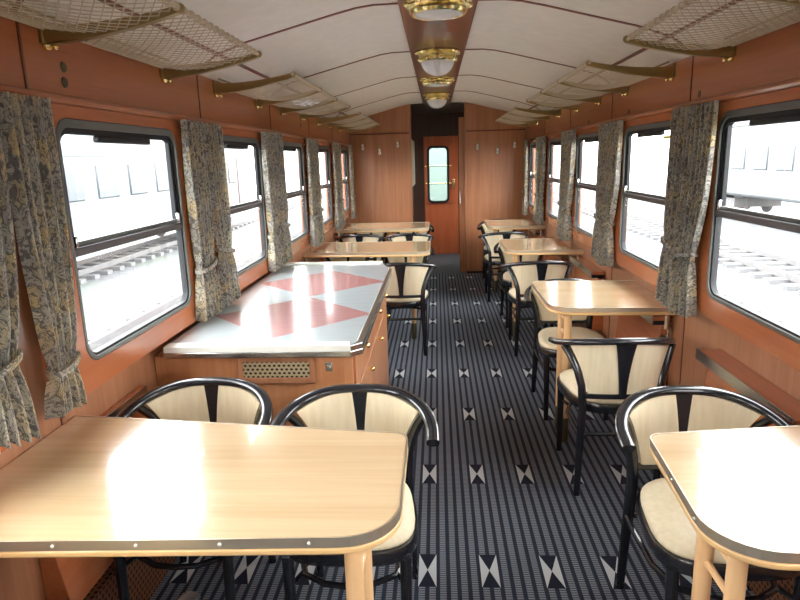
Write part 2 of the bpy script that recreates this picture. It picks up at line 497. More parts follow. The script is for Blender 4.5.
# windows
wn = 1
for s, side in ((-1, 'left'), (1, 'right')):
    for k, yc in enumerate(WY):
        y0, y1 = yc-HW, yc+HW
        # lacquered surround
        K = 8
        def rr(a, b, c, d, r): return rrect(a, b, c, d, r, K)
        out = rr(y0-.125, y1+.125, .825, 1.745, .10); inn = rr(y0+.0, y1-.0, ZB, ZT, .07)
        mid = rr(y0-.105, y1+.105, .850, 1.738, .09)
        m = MB(); m.ring(mid, inn, s*(W-.030), s*(W-.006))
        # soft sloping outer edge
        n = len(out)
        m.add([(s*(W-.030), p[0], p[1]) for p in mid] + [(s*(WP-.001), p[0], p[1]) for p in out],
              [(i, (i+1) % n, n+(i+1) % n, n+i) for i in range(n)])
        # sloping inner reveal
        inn2 = rr(y0+.0, y1-.0, ZB, ZT, .07)
        m.add([(s*(W-.030), p[0], p[1]) for p in inn] + [(s*(W-.004), p[0], p[1]) for p in inn2],
              [(i, (i+1) % n, n+(i+1) % n, n+i) for i in range(n)])
        obj('trim_%d' % tn, m, M['lacquer'], kind='structure', label='orange lacquered window surround'); tn += 1
        # frame
        a = rr(y0+.001, y1-.001, ZB+.001, ZT-.001, .069); b = rr(y0+.015, y1-.015, ZB+.016, ZT-.028, .06)
        fr = MB().ring(a, b, s*(W-.033), s*(W-.010))
        root = obj('window_%d' % wn, fr, M['alu'], kind='structure', bevel=.003); wn += 1
        c_ = rr(y0+.015, y1-.015, ZB+.016, ZT-.028, .06); d = rr(y0+.026, y1-.026, ZB+.024, ZT-.046, .05)
        obj('rubber_seal', MB().ring(c_, d, s*(W-.024), s*(W+.0)), M['rubber'], root)
        zb = 1.30
        obj('mid_bar', MB().box((s*(W-.030), y0+.016, zb-.019), (s*(W+.004), y1-.026, zb+.008)), M['dark_alu'], root, bevel=.004)
        obj('upper_bar', MB().box((s*(W-.016), y0+.02, zb+.008), (s*(W+.004), y1-.03, zb+.024)), M['alu'], root, bevel=.003)
        for q in (0, 1):
            yy = (y0+.028, y0+.046) if q == 0 else (y1-.046, y1-.028)
            obj('sash_stile', MB().box((s*(W-.018), yy[0], zb+.02), (s*(W+.002), yy[1], ZT-.045)), M['rubber'], root, bevel=.003)
        obj('sash_handle', MB().box((s*(W-.032), yc-.19, ZT-.068), (s*(W-.006), yc+.19, ZT-.046)), M['rubber'], root, bevel=.006)
        obj('latch', MB().box((s*(W-.030), y1-.048, zb+.005), (s*(W-.014), y1-.036, zb+.05)), M['steel'], root, bevel=.004)
        obj('latch', MB().box((s*(W-.030), y0+.035, zb+.005), (s*(W-.014), y0+.045, zb+.045)), M['steel'], root, bevel=.004)
        obj('glass_pane', MB().box((s*(W-.012), y0+.02, ZB+.02), (s*(W-.008), y1-.03, zb)), M['glass'], root, smooth=False)
        obj('glass_pane', MB().box((s*(W-.005), y0+.02, zb), (s*(W-.001), y1-.02, ZT-.04)), M['glass'], root, smooth=False)
        if k > 4:
            yy = y0+.18 if s > 0 else y0+.12
            obj('yellow_sticker', MB().box((s*(W-.0065), yy, ZT-.088), (s*(W-.0052), yy+.09, ZT-.072)), M['sticker'], root, smooth=False)

# rear wall behind the photographer
m = MB().box((-W-.05, Y_REAR-.06, 0), (W+.05, Y_REAR, 2.25)); obj('wall_rear', m, M['panel'], kind='structure', smooth=False)

# end bulkheads
AL, AR = -.345, .355
def bulk(x0, x1, y0, y1, mat, name):
    pr = [(x, z) for x, z in ([(-a, b) for a, b in CEIL[::-1]] + CEIL[1:])]
    def zc(x):
        for (a, za), (b, zb_) in zip(pr[:-1], pr[1:]):
            if a <= x <= b: return lerp(za, zb_, (x-a)/(b-a))
        return 1.97
    xs = sorted([x0, x1] + [p[0] for p in pr if x0 < p[0] < x1])
    poly = [(x0, 0), (x1, 0)] + [(x, zc(x)-.001) for x in xs[::-1]]
    n = len(poly); m = MB()
    m.add([(p[0], y0, p[1]) for p in poly] + [(p[0], y1, p[1]) for p in poly],
          [tuple(range(n)), tuple(range(n, 2*n))[::-1]] + [(i, (i+1) % n, n+(i+1) % n, n+i) for i in range(n)])
    return obj(name, m, mat, kind='structure', smooth=False)
bulk(-WP+.001, AL, Y_END, Y_END+.05, M['bulk'], 'wall_end_left')
bulk(AR, WP-.001, Y_END, Y_END+.05, M['bulk'], 'wall_end_right')
for x0, x1 in ((-W+.02, AL), (AR, W-.02)):
    obj('trim_%d' % tn, MB().box((x0, Y_END-.008, 1.872), (x1, Y_END, 1.888)), M['strip'], kind='structure', bevel=.002); tn += 1
    obj('baseboard_end', MB().box((x0, Y_END-.010, 0), (x1, Y_END, .03)), M['dark_wood'], kind='structure')
for x0, x1 in ((AL-.022, AL+.002), (AR-.002, AR+.022)):
    obj('trim_%d' % tn, MB().box((x0, Y_END-.012, 0), (x1, Y_END+.06, 2.235)), M['bulk'], kind='structure', bevel=.004); tn += 1
# corridor beyond
DY = 10.2
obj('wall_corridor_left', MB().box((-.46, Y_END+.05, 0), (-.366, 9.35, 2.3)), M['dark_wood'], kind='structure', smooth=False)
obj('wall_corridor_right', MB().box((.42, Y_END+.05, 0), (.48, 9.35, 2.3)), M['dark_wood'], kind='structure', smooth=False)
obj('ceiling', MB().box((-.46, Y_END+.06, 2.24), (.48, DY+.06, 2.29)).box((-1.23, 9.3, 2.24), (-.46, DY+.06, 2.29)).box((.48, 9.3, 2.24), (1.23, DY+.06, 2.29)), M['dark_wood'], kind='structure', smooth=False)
for s, side in ((-1, 'left'), (1, 'right')):
    m = MB()
    for a, b in (((9.35, 0), (DY, .85)), ((9.35, 1.95), (DY, 2.3)), ((9.35, .85), (9.45, 1.95)), ((DY-.1, .85), (DY, 1.95))):
        m.box((s*W, a[0], a[1]), (s*(W+.06), b[0], b[1]))
    m.box((s*W, 9.30, 0), (s*.44, 9.35, 2.3))
    obj('wall_vestibule_'+side, m, M['lacquer'], kind='structure', smooth=False)
    vw = obj('window_%d' % (20+(s > 0)), MB().ring(rrect(9.45, DY-.1, .85, 1.95, .01), rrect(9.48, DY-.13, .88, 1.92, .05), s*(W-.01), s*(W+.05)), M['alu'], kind='structure')
    obj('glass_pane', MB().box((s*(W+.02), 9.47, .87), (s*(W+.025), DY-.12, 1.93)), M['glass'], vw, smooth=False)
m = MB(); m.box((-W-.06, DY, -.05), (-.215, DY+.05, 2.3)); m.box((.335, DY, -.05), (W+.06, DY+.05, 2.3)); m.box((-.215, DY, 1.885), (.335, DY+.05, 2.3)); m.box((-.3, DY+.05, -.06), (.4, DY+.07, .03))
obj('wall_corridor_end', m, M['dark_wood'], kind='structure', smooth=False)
# end door
dr = MB()
inn = rrect(-.155, .178, .845, 1.73, .075)
out = rect_match(inn, -.222, .342, .0+.005, 1.89)
m = MB()
nn = len(inn)
m.add([(p[0], DY+.005, p[1]) for p in out] + [(p[0], DY+.005, p[1]) for p in inn] + [(p[0], DY+.045, p[1]) for p in out] + [(p[0], DY+.045, p[1]) for p in inn],
      sum([[(i, (i+1) % nn, nn+(i+1) % nn, nn+i), (2*nn+i, 3*nn+i, 3*nn+(i+1) % nn, 2*nn+(i+1) % nn), (nn+i, nn+(i+1) % nn, 3*nn+(i+1) % nn, 3*nn+i), (i, 2*nn+i, 2*nn+(i+1) % nn, (i+1) % nn)] for i in range(nn)], []))
door = obj('door_1', m, M['door_wood'], kind='structure', angle=30)
def yring(outer, inner, y0, y1):
    n = len(outer); m = MB()
    m.add([(p[0], y0, p[1]) for p in outer] + [(p[0], y0, p[1]) for p in inner] + [(p[0], y1, p[1]) for p in outer] + [(p[0], y1, p[1]) for p in inner],
      sum([[(i, (i+1) % n, n+(i+1) % n, n+i), (2*n+i, 3*n+i, 3*n+(i+1) % n, 2*n+(i+1) % n), (n+i, n+(i+1) % n, 3*n+(i+1) % n, 3*n+i), (i, 2*n+i, 2*n+(i+1) % n, (i+1) % n)] for i in range(n)], []))
    return m
obj('window_seal', yring(rrect(-.165,.188,.835,1.74,.08), rrect(-.128,.151,.872,1.703,.055), DY-.012, DY+.03), M['rubber'], door, bevel=.004)
obj('glass_pane', MB().box((-.15, DY+.018, .85), (.175, DY+.024, 1.725)), M['door_glass'], door, smooth=False)
for z in (1.148, 1.425):
    mb_ = MB().tube([(-.19, DY-.035, z), (.215, DY-.035, z)], .009, 8)
    for x in (-.185, .208): mb_.tube([(x, DY-.035, z), (x, DY+.006, z)], .008, 8); mb_.ball((x, DY-.035, z), .014)
    obj('guard_bar', mb_, M['brass'], door)
mb_ = MB().box((.235, DY-.004, 1.05), (.275, DY+.006, 1.22)); mb_.tube([(.255, DY-.004, 1.14), (.255, DY-.04, 1.14), (.20, DY-.045, 1.135)], .008, 8)
obj('door_handle', mb_, M['brass'], door, bevel=.002)
obj('trim_%d' % tn, MB().box((-.235, DY-.008, .825), (.30, DY+.005, .832)), M['strip'], kind='structure'); tn += 1
# open sliding door leaf at the right jamb
lf = MB().box((.285, Y_END+.062, .006), (.352, Y_END+.10, 2.06))
dl = obj('door_2', lf, M['bulk'], kind='structure', bevel=.003)
mb_ = MB().tube([(.296, Y_END+.062, 1.16), (.296, Y_END+.015, 1.15), (.292, Y_END+.012, 1.04), (.296, Y_END+.015, .95), (.296, Y_END+.062, .94)], .007, 8)
obj('door_handle', mb_, M['steel'], dl)
# pale glazed panel on the corridor's left side
mi = thing('wall_box', 'narrow cream box fixed to the left side wall just inside the end corridor', 'wall box', (-.366, 8.9, 1.18))
obj('housing', MB().box((.001, -.33, 0), (.030, .33, .62)), M['bead_end'], mi, bevel=.003)
obj('front_cover', MB().box((.030, -.32, .01), (.038, .32, .61)), M['bead_end'], mi, bevel=.002)

# ------------------------------------------------------------------ coat hooks
hk = None
hooks = [(-.98,1.72,'left'),(-.76,1.655,'left'),(-.52,1.74,'left'),(.52,1.68,'right'),(.78,1.62,'right'),(1.00,1.69,'right')]
pos = {0:'nearest the left wall',1:'lowest, in the middle of the left bulkhead',2:'nearest the aisle on the left bulkhead',3:'nearest the aisle on the right bulkhead',4:'lowest, in the middle of the right bulkhead',5:'nearest the right wall'}
for i, (x, z, sd) in enumerate(hooks):
    lab = 'small brass coat hook with pale tip, ' + pos[i]
    if hk is None:
        hk = thing('coat_hook', lab, 'coat hook', (x, Y_END, z), 0, 'coat hooks on the end bulkheads')
        m = MB().lathe([(.0,-.004),(.017,-.004),(.017,-.0005),(0,-.0005)], (0,0,.058), 'y', 16); m.box((-.008,-.006,-.01),(.008,-.0005,.05))
        obj('back_plate', m, M['old_brass'], hk)
        obj('hook', MB().tube([(0,-.004,.02),(0,-.025,.0),(0,-.045,-.012),(0,-.05,.008)], .006, 8), M['brass'], hk)
        obj('knob', MB().ball((0,-.05,.015), .015, s=(1,1,1.4)).ball((0,-.03,-.020), .018, s=(1,1,1.4)), M['white_enamel'], hk)
    else: dup(hk, (x, Y_END, z), 0, lab)

# ------------------------------------------------------------------ ceiling lamps
def lamp_disc(loc, label):
    t = thing('ceiling_lamp', label, 'ceiling lamp', loc, 0, 'lamps along the ceiling strip')
    m = MB().lathe([(.0,0),(.150,0),(.150,-.010),(.140,-.016),(.142,-.026),(.128,-.034),(.130,-.046),(.122,-.058),(.112,-.060),(.108,-.056)], seg=48)
    obj('brass_ring', m, M['brass'], t)
    orn = MB()
    for k in range(8):
        a = 2*PI*k/8+.2; orn.ball((.142*math.cos(a), .142*math.sin(a), -.018), .016, s=(1,1,.7))
        for d in (-.14, .14): orn.ball((.140*math.cos(a+d), .140*math.sin(a+d), -.020), .009)
    obj('ornament', orn, M['brass'], t)
    obj('lamp_glass', MB().lathe([(.112,-.054),(.10,-.062),(.06,-.068),(0,-.070)], seg=40), M['opal'], t)
    return t
def lamp_dome(loc, label):
    t = thing('ceiling_lamp', label, 'ceiling lamp', loc, 0, 'lamps along the ceiling strip')
    m = MB().lathe([(.0,0),(.145,0),(.147,-.012),(.132,-.020),(.122,-.026),(.122,-.040),(.128,-.048),(.126,-.060),(.113,-.070),(.106,-.066)], seg=48)
    obj('brass_ring', m, M['brass'], t)
    orn = MB()
    for k in range(8):
        a = 2*PI*k/8+.2
        orn.ball((.138*math.cos(a), .138*math.sin(a), -.014), .015, s=(1,1,.7)); orn.ball((.122*math.cos(a), .122*math.sin(a), -.054), .013, s=(1,1,.8))
    obj('ornament', orn, M['brass'], t)
    obj('lamp_glass', MB().lathe([(.108*math.cos(a*PI/24), -.066-.090*math.sin(a*PI/24)) for a in range(0, 12)] + [(0, -.156)], seg=40), M['opal'], t)
    return t
lamp_disc((0, 2.99, 2.232), 'flat round brass ceiling lamp with frosted disc, nearest at the top edge')
lamp_dome((0, 4.32, 2.232), 'brass ceiling lamp with large opal glass dome, nearer of the two domes')
lamp_disc((0, 5.73, 2.232), 'flat brass ceiling lamp with frosted disc, between the two dome lamps')
lamp_dome((0, 7.05, 2.232), 'brass ceiling lamp with opal glass dome, farthest toward the end door')

# ------------------------------------------------------------------ luggage racks
XT, ZTIP, XW, ZWL = .74, 1.985, W-.025, 1.945
def rack_net(y0, y1):
    m = MB(); L = y1-y0; D = XW-XT
    def pt(a, b):   # a along 0..L, b 0 (wall)..1 (front)
        z = lerp(ZWL, ZTIP, b) - .035*math.sin(PI*min(1, b))*(.75+.25*abs(math.cos(a*PI/.7)))
        return (XW-D*b, y0+a, z)
    def strand(pts):
        m.sweep(pts, [(-.0018,0),(0,-.0016),(.0018,0),(0,.0016)])
    cell = .046; slope = .62       # a change across whole depth = D/slope
    run = D/slope*.9
    k = -int(run/cell)-1
    while k*cell < L:
        for sg in (1, -1):
            pts = []
            for j in range(13):
                b = j/12; a = k*cell + (run*b if sg > 0 else run*(1-b))
                if 0 <= a <= L: pts.append(pt(a, b))
            if len(pts) > 1: strand(pts)
        k += 1
    return m
def bracket(y):
    m = MB()
    path = []; scl = []
    for j in range(13):
        t = j/12; x = lerp(XW+.01, XT, t); z = 1.930 + .053*t**1.9 + .0
        path.append((x, y, z)); scl.append((1, lerp(1.0, .32, t**.8)))
    m.sweep(path, [(-.010,-.026),(.010,-.026),(.013,.0),(.010,.026),(-.010,.026),(-.013,.0)], scale=scl)
    # bright lower lip
    m.sweep([(p[0], p[1], p[2]-.026*s[1]-.001) for p, s in zip(path, scl)], [(-.014,-.003),(.014,-.003),(.014,.003),(-.014,.003)])
    m.ball((XT-.002, y, ZTIP), .014)
    m.box((XW+.002, y-.020, 1.905), (XW+.0245, y+.020, 1.968))
    return m
def rack(s, ys, label):
    root = thing('luggage_rack', label, 'luggage rack', (0, 0, 0), 0, 'net luggage racks along the walls')
    def flip(m):
        if s < 0: m.v = [(-x, y, z) for x, y, z in m.v]
        return m
    y0, y1 = ys[0], ys[-1]
    obj('net', flip(rack_net(y0+.015, y1-.015)), M['cord'], root, smooth=False)
    fr = MB().tube([(XT, y0-.02, ZTIP), (XT, y1+.02, ZTIP)], .0075, 8)
    n = int((y1-y0)/.055)
    for i in range(n): fr.ball((XT, y0+.02+i*(y1-y0-.03)/n, ZTIP), .0125, 8, 5, s=(1,.8,1))
    obj('front_rod', flip(fr), M['cord'], root)
    obj('wall_rod', flip(MB().tube([(XW, y0, ZWL), (XW, y1, ZWL)], .005, 8)), M['cord'], root)
    obj('upper_rod', flip(MB().tube([(XW-.02, y0-.01, 1.975), (XW-.02, y1+.01, 1.975)], .005, 8)), M['old_brass'], root)
    for y in ys:
        b = obj('bracket', flip(bracket(y)), M['old_brass'], root, bevel=.0015)
        k = MB().ball((XW+.004, y, 1.900), .015); k.ball((XW-.018, y+.004, 1.896), .009)
        obj('knob', flip(k), M['brass'], b)
    return root
RA, RB, RC = (.46, 1.16, 1.86, 2.66), (3.29, 4.04, 4.68, 5.37), (6.13, 6.72, 7.43, 8.14)
rack(-1, RA, 'brass bracketed net luggage rack over the first left window, nearest on the left')
rack(-1, RB, 'net luggage rack on brass brackets above the left wall over the serving counter')
rack(-1, RC, 'net luggage rack farthest on the left, ending at the left bulkhead')
rack(1, RA, 'brass bracketed net luggage rack over the first right window, nearest on the right')
rack(1, RB, 'net luggage rack on brass brackets, middle one along the right wall')
rack(1, RC, 'net luggage rack farthest on the right, ending at the right bulkhead')

rp_ = random.Random(3)
hts = [[rp_.uniform(0, .022) for _ in range(15)] for _ in range(11)]
def pz(u, v, o=0):
    x = -(XW-.10) + u*.20; return (x + .008*math.sin(9*v), 4.10+v*.46+.012*math.sin(7*u), 1.949 - .022*math.sin(PI*u) + hts[int(u*10)][int(v*14)] + o)
pp = obj('crumpled_paper', MB().grid(lambda u, v: pz(u, v), 10, 14, lambda u, v: pz(u, v, .002)), M['paper'], smooth=False)
tag(pp, 'crumpled white paper lying in the middle left luggage rack', 'paper')

# ------------------------------------------------------------------ curtains
def curtain(s, top, tie, bot, zt, ztie, zh0, zh1, label, nf=6, seed=0, side_tie=0):
    rnd = random.Random(seed)
    root = thing('curtain', label, 'curtain', (0, 0, 0), 0, 'patterned curtains between the windows')
    ph = rnd.random()*6; XC = W-.064
    am = [rnd.uniform(.8, 1.25) for _ in range(nf+2)]
    def span(z):
        if z > ztie:
            t = (zt-z)/(zt-ztie); e = t**2.6
            return lerp(top[0], tie[0], e), lerp(top[1], tie[1], e)
        t = (ztie-z)/(ztie-zh0); e = min(1, t)**.7
        return lerp(tie[0], bot[0], e), lerp(tie[1], bot[1], e)
    def P(u, v, off=0):
        zb_ = lerp(zh0, zh1, u) + .006*math.sin(u*nf*2*PI+ph)
        z = lerp(zt, zb_, v); a, b = span(z)
        amp = lerp(.015, .026, v) * (1-.45*math.exp(-((z-ztie)/.05)**2))
        w = u*nf*2*PI + .5*math.sin(3*v+ph) + .7*math.sin(u*5+ph)
        x = XC + amp*am[min(nf, int(u*nf))]*(1-2*abs(math.sin(w/2)))*.9 + off
        y = lerp(a, b, u) + .006*math.cos(w)*(b-a)/.2
        return (s*x, y, z)
    NU, NV = nf*12, 26
    m = MB().grid(lambda u, v: P(u, v), NU, NV, lambda u, v: P(u, v, .0022))
    o = obj('drape', m, M['curtain'], root, angle=70)
    # UV by cloth coordinates
    uv = o.data.uv_layers.new(name='UVMap'); N = (NU+1)*(NV+1); wid = .62
    off = rnd.random()*3
    for lp in o.data.loops:
        i = lp.vertex_index % N
        uv.data[lp.index].uv = (off + (i//(NV+1))/NU*wid, (i % (NV+1))/NV*(zt-zh0))
    # tieback cord
    a, b = span(ztie); pts = []
    for j in range(24):
        g = 2*PI*j/24
        pts.append((s*(XC+.034*math.sin(g)), (a+b)/2+((b-a)/2+.010)*math.cos(g), ztie+.016*math.cos(g)*(1 if side_tie >= 0 else -1)))
    tb = MB().sweep(pts, [(-.003,-.009),(.003,-.009),(.005,0),(.003,.009),(-.003,.009),(-.005,0)], closed=True)
    t = obj('tieback', tb, M['curtain'], root)
    uv = t.data.uv_layers.new(name='UVMap')
    for lp in t.data.loops:
        c = t.data.vertices[lp.vertex_index].co; uv.data[lp.index].uv = (c.y*1.0, c.z+c.x)
    return root
def pair(s, c, la, lb, seed, w=.25, h=(.83,.81,.80,.84)):
    q = .13 if s > 0 else 0.02
    curtain(s, (c-w, c-.004), (c-w+q, c-.05+q*.6), (c-w-.035+q, c-.01+q*.3), 1.742, 1.09, h[0], h[1], la, 6, seed, -s)
    curtain(s, (c+.004, c+w), (c+.065, c+w-.02), (c+.03, c+w+.035), 1.742, 1.12, h[2], h[3], lb, 6, seed+50, s)
curtain(-1, (1.30,1.545), (1.31,1.455), (1.30,1.485), 1.742, 1.08, .895, .855, 'grey and tan patterned curtain at the left picture edge, nearest of all', 5, 1)
curtain(-1, (1.553,1.762), (1.595,1.695), (1.565,1.705), 1.742, 1.00, .865, .86, 'patterned curtain tied back beside the first left window, second from the left edge', 5, 2)
pair(-1, 2.945, 'patterned curtain with cord tieback over the front left corner of the counter', 'patterned curtain over the counter, beside the second left window and behind its twin', 11, h=(.855,.845,.845,.86))
pair(-1, 4.205, 'patterned curtain just past the second left window, above the back end of the counter', 'patterned curtain before the third left window, behind the counter end', 12, h=(.86,.85,.85,.86))
pair(-1, 5.56, 'patterned curtain just past the third left window', 'patterned curtain before the fourth left window, by the second row left table', 13)
pair(-1, 6.90, 'patterned curtain just past the fourth left window', 'patterned curtain before the fifth left window, above the farthest left table', 14)
curtain(-1, (7.93,8.17), (7.97,8.12), (7.95,8.20), 1.742, 1.1, .82, .82, 'last patterned curtain on the left, beside the left bulkhead', 5, 15)
pair(1, 2.885, 'patterned curtain with bright edge nearest on the right, beside the first right window', 'patterned curtain on the right, behind the nearest one and before the second window', 21)
pair(1, 4.205, 'patterned curtain just past the second right window', 'patterned curtain before the third right window, behind its twin', 22)
pair(1, 5.52, 'patterned curtain just past the third right window', 'patterned curtain before the fourth right window, by the third right table', 23)
pair(1, 6.92, 'patterned curtain just past the fourth right window', 'patterned curtain before the fifth right window, above the farthest right table', 24)
curtain(1, (7.90,8.14), (7.94,8.09), (7.92,8.17), 1.742, 1.1, .82, .82, 'last patterned curtain on the right, beside the right bulkhead', 5, 25)

# ------------------------------------------------------------------ radiator covers under the windows
names = ['first', 'second', 'third', 'fourth', 'fifth']
def radiator(s, y0, y1, label, endmetal=True, d=.074):
    root = thing('radiator_cover', label, 'radiator cover', (s*WP, (y0+y1)/2, 0), 0, 'radiator covers under the windows')
    h = (y1-y0)/2; I = lambda x: -s*x      # x = distance from wall into the room
    def pb(poly, a, b):
        m = MB(); n = len(poly)
        m.add([(I(p[0]), a, p[1]) for p in poly] + [(I(p[0]), b, p[1]) for p in poly],
              [tuple(range(n)), tuple(range(n, 2*n))[::-1]] + [(i, (i+1) % n, n+(i+1) % n, n+i) for i in range(n)])
        return m
    obj('rail', pb([(.001,.690),(d,.690),(d,.715),(.001,.715)], -h, h), M['lacquer'], root, bevel=.005)
    obj('rail_strip', pb([(d,.672),(d+.006,.672),(d+.006,.716),(d,.716)], -h+.003, h-.003), M['steel'], root)
    obj('rail_core', pb([(.028,.668),(d-.001,.668),(d-.001,.690),(.028,.690)], -h+.005, h-.005), M['rubber'], root)
    obj('front_panel', pb([(.001,.665),(d*.55,.665),(.085,.27),(.001,.27)], -h+.01, h-.01), M['lacquer'], root, bevel=.003)
    obj('heater_grille', pb([(.013,.002),(.105,.002),(.105,.262),(.013,.262)], -h-.12, h+.12), M['heater'], root, smooth=False)
    if endmetal:
        obj('end_bracket', pb([(.004,.60),(.030,.60),(.030,.66),(.004,.66)], -h-.016, -h+.008), M['steel'], root, bevel=.004)
    return root
for k in range(5):
    yc = WY[k+4]
    radiator(1, yc-.37, yc+.38, 'lacquered radiator cover with steel edged rail under the %s right window' % names[k], True, .10)
radiator(-1, 1.52, 2.23, 'lacquered radiator cover with rail under the first left window, before the counter', True, .028)
for k, ya_, yb_ in ((2, 4.58, 5.20), (3, 6.10, 6.55), (4, 7.02, 7.58)):
    radiator(-1, ya_, yb_, 'lacquered radiator cover with rail under the %s left window' % names[k], True, .05)

# round dark vents in the header
rv = None
for (s, y, z, lab) in [(-1,1.945,1.853,'upper of two small round dark vents on the left header board'),(-1,1.94,1.808,'lower of two small round dark vents on the left header board'),
                  (1,2.96,1.795,'small round dark vent on the right header, nearest one'),(1,4.00,1.79,'small round dark vent on the right header, second from the camera'),
                  (1,5.02,1.79,'small round dark vent on the right header, third from the camera'),(-1,5.35,1.85,'small round dark vent on the left header over the third window')]:
    if rv is None:
        rv = thing('round_vent', lab, 'vent', (s*(W-.012), y, z), 0, 'round vents on the header boards')
        obj('cap', MB().lathe([(0,-.0035),(.014,-.0035),(.0165,-.001),(.0165,.0),(.014,.0035),(0,.0035)], axis='x', seg=20), M['ferrule'], rv)
    else: dup(rv, (s*(W-.012), y, z), 0, lab)

# ------------------------------------------------------------------ serving counter
CT = .832
ctr = thing('serving_counter', 'long wooden serving counter with a steel edged diamond patterned top on the left', 'counter', (0, 0, 0))
poly = [(-1.133,2.345),(-.375,2.345),(-.335,2.385),(-.335,4.08),(-.42,4.38),(-1.133,4.38)]
obj('body', MB().prism([(-WP+.004,2.375),(-.375,2.375),(-.375,4.0),(-.46,4.33),(-WP+.004,4.33)], .002, CT-.045), M['counter_wood'], ctr, smooth=False, bevel=.003)
obj('worktop', MB().prism(poly, CT-.02, CT), M['worktop'], ctr, smooth=False)
def offset_strip(pts, w, z0, z1):
    m = MB()
    for (a, b) in zip(pts[:-1], pts[1:]):
        d = (Vector(b)-Vector(a)); n = Vector((-d.y, d.x)).normalized()*w
        m.prism([a, b, (b[0]+n.x, b[1]+n.y), (a[0]+n.x, a[1]+n.y)], z0, z1)
    return m
m = MB().prism([(-1.133,2.335),(-.37,2.335),(-.325,2.38),(-.325,4.085),(-.413,4.39),(-1.133,4.39)], CT-.044, CT-.02)
obj('steel_edge', m, M['steel'], ctr, smooth=False, bevel=.003)
obj('steel_lip', MB().prism([(-1.130,2.335),(-.37,2.335),(-.38,2.395),(-1.130,2.40)], CT-.02, CT+.005), M['white_enamel'], ctr, smooth=False, bevel=.002, label='pale metal lip along the front edge')
obj('steel_lip', MB().prism([(-.37,2.335),(-.325,2.38),(-.325,4.085),(-.345,4.085),(-.352,2.40)], CT-.02, CT+.004), M['steel'], ctr, smooth=False, bevel=.002)
obj('steel_lip', MB().prism([(-.43,4.33),(-.413,4.39),(-1.130,4.39),(-1.130,4.33)], CT-.02, CT+.010), M['white_enamel'], ctr, smooth=False, bevel=.002)
def fbox(x0, x1, z0, z1, d=.006, y=2.375): return MB().box((x0, y-d, z0), (x1, y+.001, z1))
vf = MB()
for b in ((-.865,-.505,.783-.006,.797-.012+.0),):
    pass
vf = yring(rrect(-.842,-.522,.668,.785,.004), rrect(-.820,-.545,.694,.760,.004), 2.362, 2.376)
vfo = obj('vent_frame', vf, M['panel'], ctr, bevel=.003)
obj('vent_grille', MB().box((-.822, 2.368, .692), (-.543, 2.3745, .762)), M['vent'], vfo, smooth=False)
obj('lock_plate', MB().box((-.480, 2.369, .718), (-.452, 2.3755, .756)).lathe([(0,-.005),(.008,-.005),(.008,0)], (-.466, 2.369, .737), 'y', 14), M['steel'], ctr, bevel=.002)
obj('corner_post', MB().box((-.404, 2.367, .01), (-.368, 2.3755, .786)), M['counter_wood'], ctr, bevel=.002)
for (a, b) in ((2.42, 2.93), (2.94, 3.45), (3.46, 3.98)):
    d = obj('door', MB().box((-.376, a, .06), (-.362, b, .60)), M['counter_wood'], ctr, bevel=.003)
    obj('knob', MB().ball((-.347, b-.05, .55), .012).tube([(-.364, b-.05, .55), (-.35, b-.05, .55)], .006, 8), M['brass'], d)
    d = obj('drawer', MB().box((-.376, a, .61), (-.362, b, .775)), M['counter_wood'], ctr, bevel=.003)
    for yk in ((a+.25,) if a < 2.5 or a > 3.4 else (a+.37,)):
        obj('knob', MB().ball((-.343, yk, .735), .014).tube([(-.364, yk, .735), (-.35, yk, .735)], .007, 8), M['brass'], d)

# ------------------------------------------------------------------ tables
def rounded_poly(pts, rads, k=8):
    out = []; n = len(pts)
    for i in range(n):
        p = Vector(pts[i]); a = (Vector(pts[i-1])-p).normalized(); b = (Vector(pts[(i+1) % n])-p).normalized(); r = rads[i]
        if r <= 0: out.append(tuple(p)); continue
        ang = a.angle(b); d = r/math.tan(ang/2)
        p0 = p+a*d; p1 = p+b*d; c = p+(a+b).normalized()*(r/math.sin(ang/2))
        a0 = math.atan2(p0.y-c.y, p0.x-c.x); a1 = math.atan2(p1.y-c.y, p1.x-c.x)
        da = (a1-a0+PI) % (2*PI)-PI
        for j in range(k+1): out.append((c.x+r*math.cos(a0+da*j/k), c.y+r*math.sin(a0+da*j/k)))
    return out
def inset(pts, d):
    out = []; n = len(pts)
    for i in range(n):
        p = Vector(pts[i]); a = (p-Vector(pts[i-1])); b = (Vector(pts[(i+1) % n])-p)
        t = a.normalized()+b.normalized(); nrm = Vector((-t.y, t.x)).normalized(); out.append((p.x+nrm.x*d, p.y+nrm.y*d))
    return out
TZ = .775
